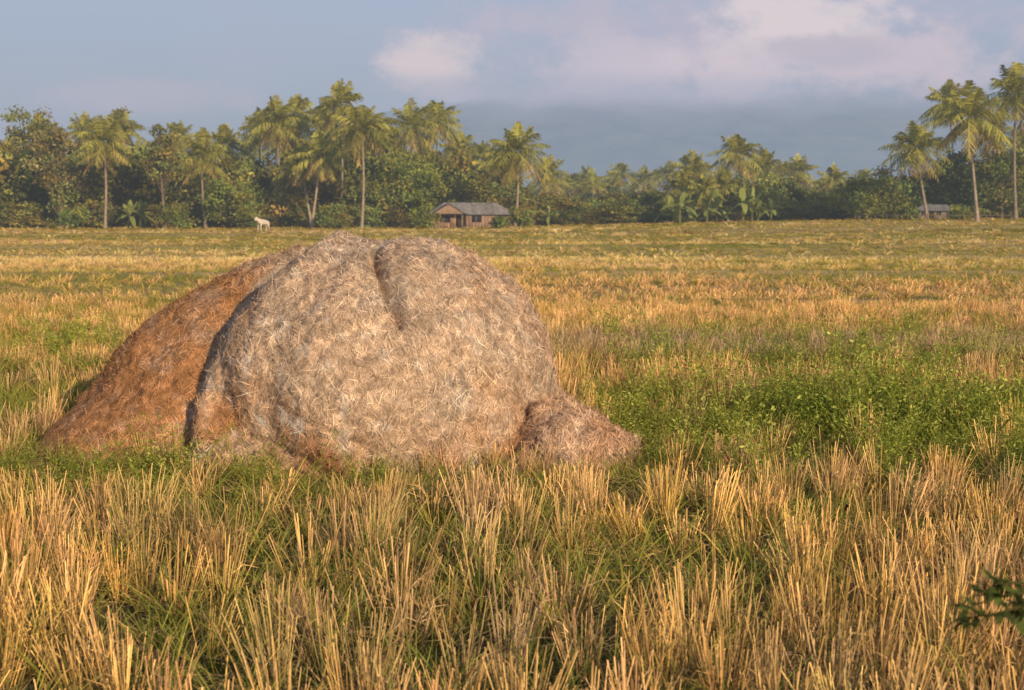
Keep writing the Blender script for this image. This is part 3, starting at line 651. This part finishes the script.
# ------------------------------------------------------------------ sky and sun
SUN_EL = math.radians(17); SUN_AZ = math.radians(180-30)   # azimuth clockwise from +Y (view direction)
w = bpy.data.worlds.new('World'); sc.world = w; w.use_nodes = True; nt = w.node_tree; nt.nodes.clear()
sky = N(nt, 'ShaderNodeTexSky', sky_type='NISHITA', sun_disc=False, sun_elevation=SUN_EL, sun_rotation=SUN_AZ, air_density=1.3, dust_density=2.5)
dirv = N(nt, 'ShaderNodeTexCoord').outputs['Generated']; sp = N(nt, 'ShaderNodeSeparateXYZ', {0: dirv})
az = M(nt, 'ARCTAN2', sp.outputs[0], sp.outputs[1]); el = M(nt, 'ARCSINE', sp.outputs[2])
def mr(v, a, b, c=0.0, d=1.0, s=True): return N(nt, 'ShaderNodeMapRange', {0: v, 1: a, 2: b, 3: c, 4: d}, interpolation_type='SMOOTHSTEP' if s else 'LINEAR').outputs[0]
S = 10.0
def col(r_, g_, b_): return (r_*S, g_*S, b_*S, 1)
base = MIX(nt, mr(el, .02, .16), col(.33, .39, .50), col(.39, .455, .62))
hz = MIX(nt, mr(el, .35, .9, .85, .15), sky.outputs[0], base)
mp = N(nt, 'ShaderNodeMapping', {'Vector': dirv, 'Scale': (5, 5, 13)}).outputs[0]
n1 = N(nt, 'ShaderNodeTexNoise', {'Vector': mp, 'Scale': 1.0, 'Detail': 4.0, 'Roughness': .55}).outputs[0]
mp2 = N(nt, 'ShaderNodeMapping', {'Vector': dirv, 'Scale': (26, 26, 42)}).outputs[0]
nf = N(nt, 'ShaderNodeTexNoise', {'Vector': mp2, 'Scale': 1.0, 'Detail': 6.0, 'Roughness': .62}).outputs[0]
c = MIX(nt, mr(n1, .42, .68, 0, .5), hz, col(.42, .45, .56))
def blob(px, py, wp, hp, amt, soft, na=3.0):
    a0 = math.atan((px-512)/F); e0 = math.atan((HZ-py)/F)
    dx = M(nt, 'DIVIDE', M(nt, 'SUBTRACT', az, a0), wp/F); dy = M(nt, 'DIVIDE', M(nt, 'SUBTRACT', el, e0), hp/F)
    d = M(nt, 'SQRT', M(nt, 'ADD', M(nt, 'MULTIPLY', dx, dx), M(nt, 'MULTIPLY', dy, dy)))
    d = M(nt, 'ADD', d, M(nt, 'MULTIPLY', M(nt, 'SUBTRACT', nf, .5), na))
    return mr(d, 1.0-soft, 1.0+soft, amt, 0.0)
for px, py, wp, hp, amt, soft, cc, na in [(730, 55, 230, 55, .8, .7, (.50, .47, .57), 3), (430, 67, 46, 24, .9, .5, (.66, .58, .61), 2.2), (440, 88, 70, 12, .5, .7, (.44, .45, .54), 2.5), (135, 102, 90, 14, .5, .7, (.48, .46, .54), 3),
        (800, 30, 80, 30, .85, .6, (.72, .64, .66), 3), (640, 62, 90, 22, .6, .7, (.60, .54, .61), 3), (740, 70, 80, 22, .65, .7, (.64, .57, .62), 3), (895, 68, 90, 24, .75, .6, (.60, .53, .59), 3), (620, 95, 200, 14, .5, .7, (.42, .44, .54), 3), (560, 20, 60, 14, .35, .7, (.5, .48, .56), 3), (825, 58, 50, 14, .5, .6, (.42, .42, .52), 3)]:
    c = MIX(nt, blob(px, py, wp, hp, amt, soft, na), c, col(*cc))
bg = N(nt, 'ShaderNodeBackground', {'Color': c, 'Strength': .1}); N(nt, 'ShaderNodeOutputWorld', {0: bg.outputs[0]})
sd = bpy.data.lights.new('sun', 'SUN'); sd.energy = 5.0; sd.angle = math.radians(.5); sd.color = (1.0, .74, .45)
so = bpy.data.objects.new('sun', sd); sc.collection.objects.link(so)
sv = Vector((math.sin(SUN_AZ)*math.cos(SUN_EL), math.cos(SUN_AZ)*math.cos(SUN_EL), math.sin(SUN_EL)))
so.rotation_euler = sv.to_track_quat('Z', 'Y').to_euler(); so.location = sv*60

cd = bpy.data.cameras.new('camera'); cam = bpy.data.objects.new('camera', cd); sc.collection.objects.link(cam)
cd.sensor_width = 36; cd.lens = F/1024*36; cam.location = (0, 0, CAMZ)
cam.rotation_euler = (math.radians(90)-math.atan((345-HZ)/F), 0, 0); cd.clip_end = 12000; cd.clip_start = .1
cd.dof.use_dof = True; cd.dof.focus_distance = 10.8; cd.dof.aperture_fstop = 4.0
sc.camera = cam
sc.view_settings.view_transform = 'Standard'; sc.view_settings.look = 'None'; sc.view_settings.exposure = 0
